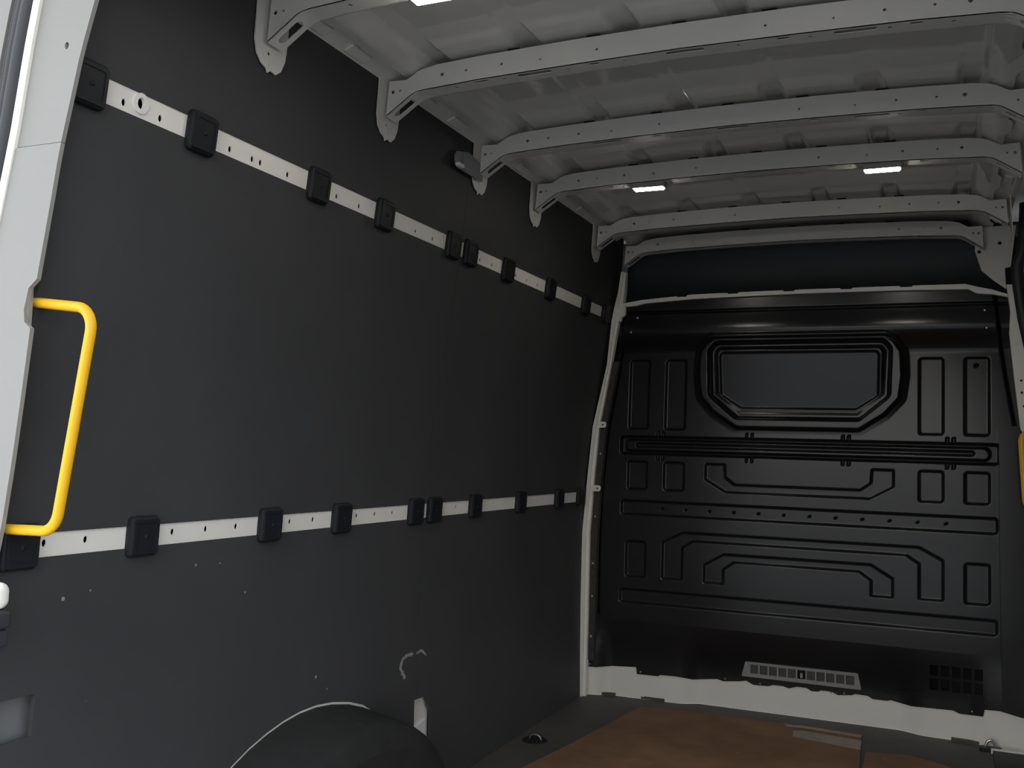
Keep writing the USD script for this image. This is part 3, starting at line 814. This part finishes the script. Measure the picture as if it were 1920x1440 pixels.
# ---- yellow grab handles
h1 = thing('grab_handle', 'yellow bent-tube grab handle on the white door pillar at left', 'grab handle', (-0.80, 1.13, 0.88))
pts = fillet([(-0.855, 1.172, 1.2535), (-0.82, 1.168, 1.250), (-0.696, 1.160, 1.236), (-0.752, 1.160, 0.881), (-0.888, 1.168, 0.877)], [0.03, 0.036, 0.036])
bar_ = tube(np.array(pts) - np.array([-0.80, 1.13, 0.88]), 0.0086, 24)
obj('bar', bar_, 'yellow', h1, smooth=True)
for (zq, xq) in ((1.2535, -0.855), (0.877, -0.888)):
    obj('end_plug', tm_of(Manifold.sphere(0.0115, 16), (xq + 0.80, 0.042, zq - 0.88)), 'yellow', h1)
h2 = thing('grab_handle', 'yellow grab handle cut by the right edge of the picture, by the bulkhead', 'grab handle', (0.80, 3.9, 0.9))
pts = fillet([(0.846, 3.95, 1.150), (0.792, 3.905, 1.147), (0.807, 3.905, 0.890), (0.866, 3.95, 0.884)], [0.03, 0.03])
obj('bar', tube(np.array(pts) - np.array([0.80, 3.9, 0.9]), 0.011, 20), 'yellow', h2, smooth=True)
for (xq, zq) in ((0.846, 1.150), (0.866, 0.884)):
    obj('end_plug', tm_of(Manifold.sphere(0.014, 12), (xq - 0.80, 0.05, zq - 0.9)), 'yellow', h2)

# ---- door striker on the pillar
st = thing('door_striker', 'white round bumper with black stop low on the left door pillar', 'door stop', (-0.83, 1.12, 0.73))
obj('bumper', tm_of(rbox(0.050, 0.030, 0.042, 0.014, 20), (-0.001, 0.0, 0.049)), 'white', st, label='white rounded bumper')
obj('rubber_stop', tm_of(rbox(0.050, 0.034, 0.030, 0.008, 12), (0.0, 0.0, 0.012)), 'rubber', st)
obj('rubber_stop', tm_of(rbox(0.042, 0.034, 0.030, 0.008, 12), (0.0, 0.0, -0.018)), 'rubber', st)

# ---- grey bracket on the wall by the third rib
bk = thing('cable_bracket', 'grey metal cable bracket with a painted glint on the wall beside the third roof rib', 'bracket', (-0.755, 2.56, 1.87))
bp = sg.Polygon([(-0.085, 0.006), (-0.075, 0.018), (0.00, 0.036), (0.10, 0.024), (0.10, -0.026), (0.03, -0.028), (-0.07, -0.028), (-0.082, -0.018)])
obj('plate', ext(bp, 0.004, None, lambda v: np.stack([0.008 + v[:, 2], v[:, 0], v[:, 1]], 1)), 'clear', bk)
obj('rib_fold', ext(slot(-0.04, -0.015, -0.026, 0.026), 0.006, None, lambda v: np.stack([0.009 + v[:, 2], v[:, 0], v[:, 1]], 1)), 'clear', bk)
obj('glint_piece', tm_of(rbox(0.014, 0.034, 0.011, 0.003), (0.017, -0.064, -0.021)), 'lens' if False else 'white', bk, label='white piece set in as a glint')  # white block standing in for the glint on the bracket

# ---- cardboard and tape on the floor
def sheet(name, label, cat_, pts, z0, t, m, wav=0.0, seed=0):
    def fn(v):
        q = np.stack([v[:, 0] * 5, v[:, 1] * 5, np.zeros(len(v))], 1)
        return np.stack([v[:, 0], v[:, 1], z0 + v[:, 2] + wav * meshkit.noise(q, seed)], 1)
    p = obj(name, ext(sg.Polygon(pts), t, 0.05, fn), m)
    return tag(p, label, cat_)
sheet('cardboard_sheet', 'large brown cardboard sheet lying on the dark floor before the bulkhead', 'cardboard', [(-0.592, 4.005), (-0.3, 4.03), (0.258, 4.045), (0.286, 3.55), (0.30, 2.64), (-0.76, 2.64), (-0.715, 3.03), (-0.665, 3.36)], 0.0005, 0.004, 'card', 0.0008, 2)
sheet('cardboard_sheet', 'smaller brown cardboard sheet at the bottom right, beside the large one', 'cardboard', [(0.292, 3.80), (0.43, 3.83), (0.55, 3.77), (0.66, 3.60), (0.68, 2.64), (0.310, 2.64), (0.294, 3.5)], 0.0005, 0.004, 'card', 0.0008, 5)
sheet('packing_tape', 'pale strip of packing tape stuck near the corner of the large cardboard sheet', 'tape', [(0.022, 3.94), (0.05, 3.955), (0.268, 3.93), (0.272, 3.80), (0.15, 3.83), (0.03, 3.855)], 0.0062, 0.0008, 'tape')
sheet('packing_tape', 'thin torn strip of tape along the far edge of the large cardboard sheet', 'tape', [(-0.02, 4.018), (0.05, 4.03), (0.265, 4.005), (0.262, 3.975), (0.06, 3.995), (-0.01, 3.985)], 0.0062, 0.0008, 'tape')

# ---- lashing eyes in the floor
def lashing(x, y, label):
    t = thing('lashing_eye', label, 'lashing eye', (x, y, 0))
    ringp = ext(circle(0, 0, 0.044, 28).difference(circle(0, 0, 0.034, 24)), 0.004, None, None)
    obj('rim', ringp, 'clip', t)
    obj('cup', ext(circle(0, 0, 0.036, 28), 0.002, None, None), 'dark', t)
    a_ = np.linspace(0, math.pi, 16)
    obj('ring', tube([(0.022 * math.cos(q), 0.006, 0.004 + 0.016 * math.sin(q)) for q in a_], 0.0032, 10), 'steel', t, label='bright steel ring')
lashing(-0.797, 3.352, 'black round lashing eye with bright ring set in the floor by the left wall')
hk = thing('lashing_hook', 'small metal hook on a black base in the white right front floor corner', 'lashing hook', (0.70, 4.06, 0.0))
obj('base', tm_of(rbox(0.075, 0.05, 0.014, 0.006), (0, 0, 0.004)), 'clip', hk)
obj('hook', tube([(0.016 * math.cos(q), 0.012, 0.008 + 0.026 * math.sin(q)) for q in np.linspace(0, math.pi, 16)], 0.005, 10), 'steel', hk)
# ---- step well beside the sliding door at the right front
sw = struct('trim_8', 'black step well edge at the right front corner of the floor', 'trim')
obj('step_nosing', box(0.705, 0.98, 3.55, 4.02, 0.0, 0.012), 'clip', sw)
obj('step_edge', box(0.700, 0.98, 4.02, 4.035, 0.0, 0.016), 'white', sw)
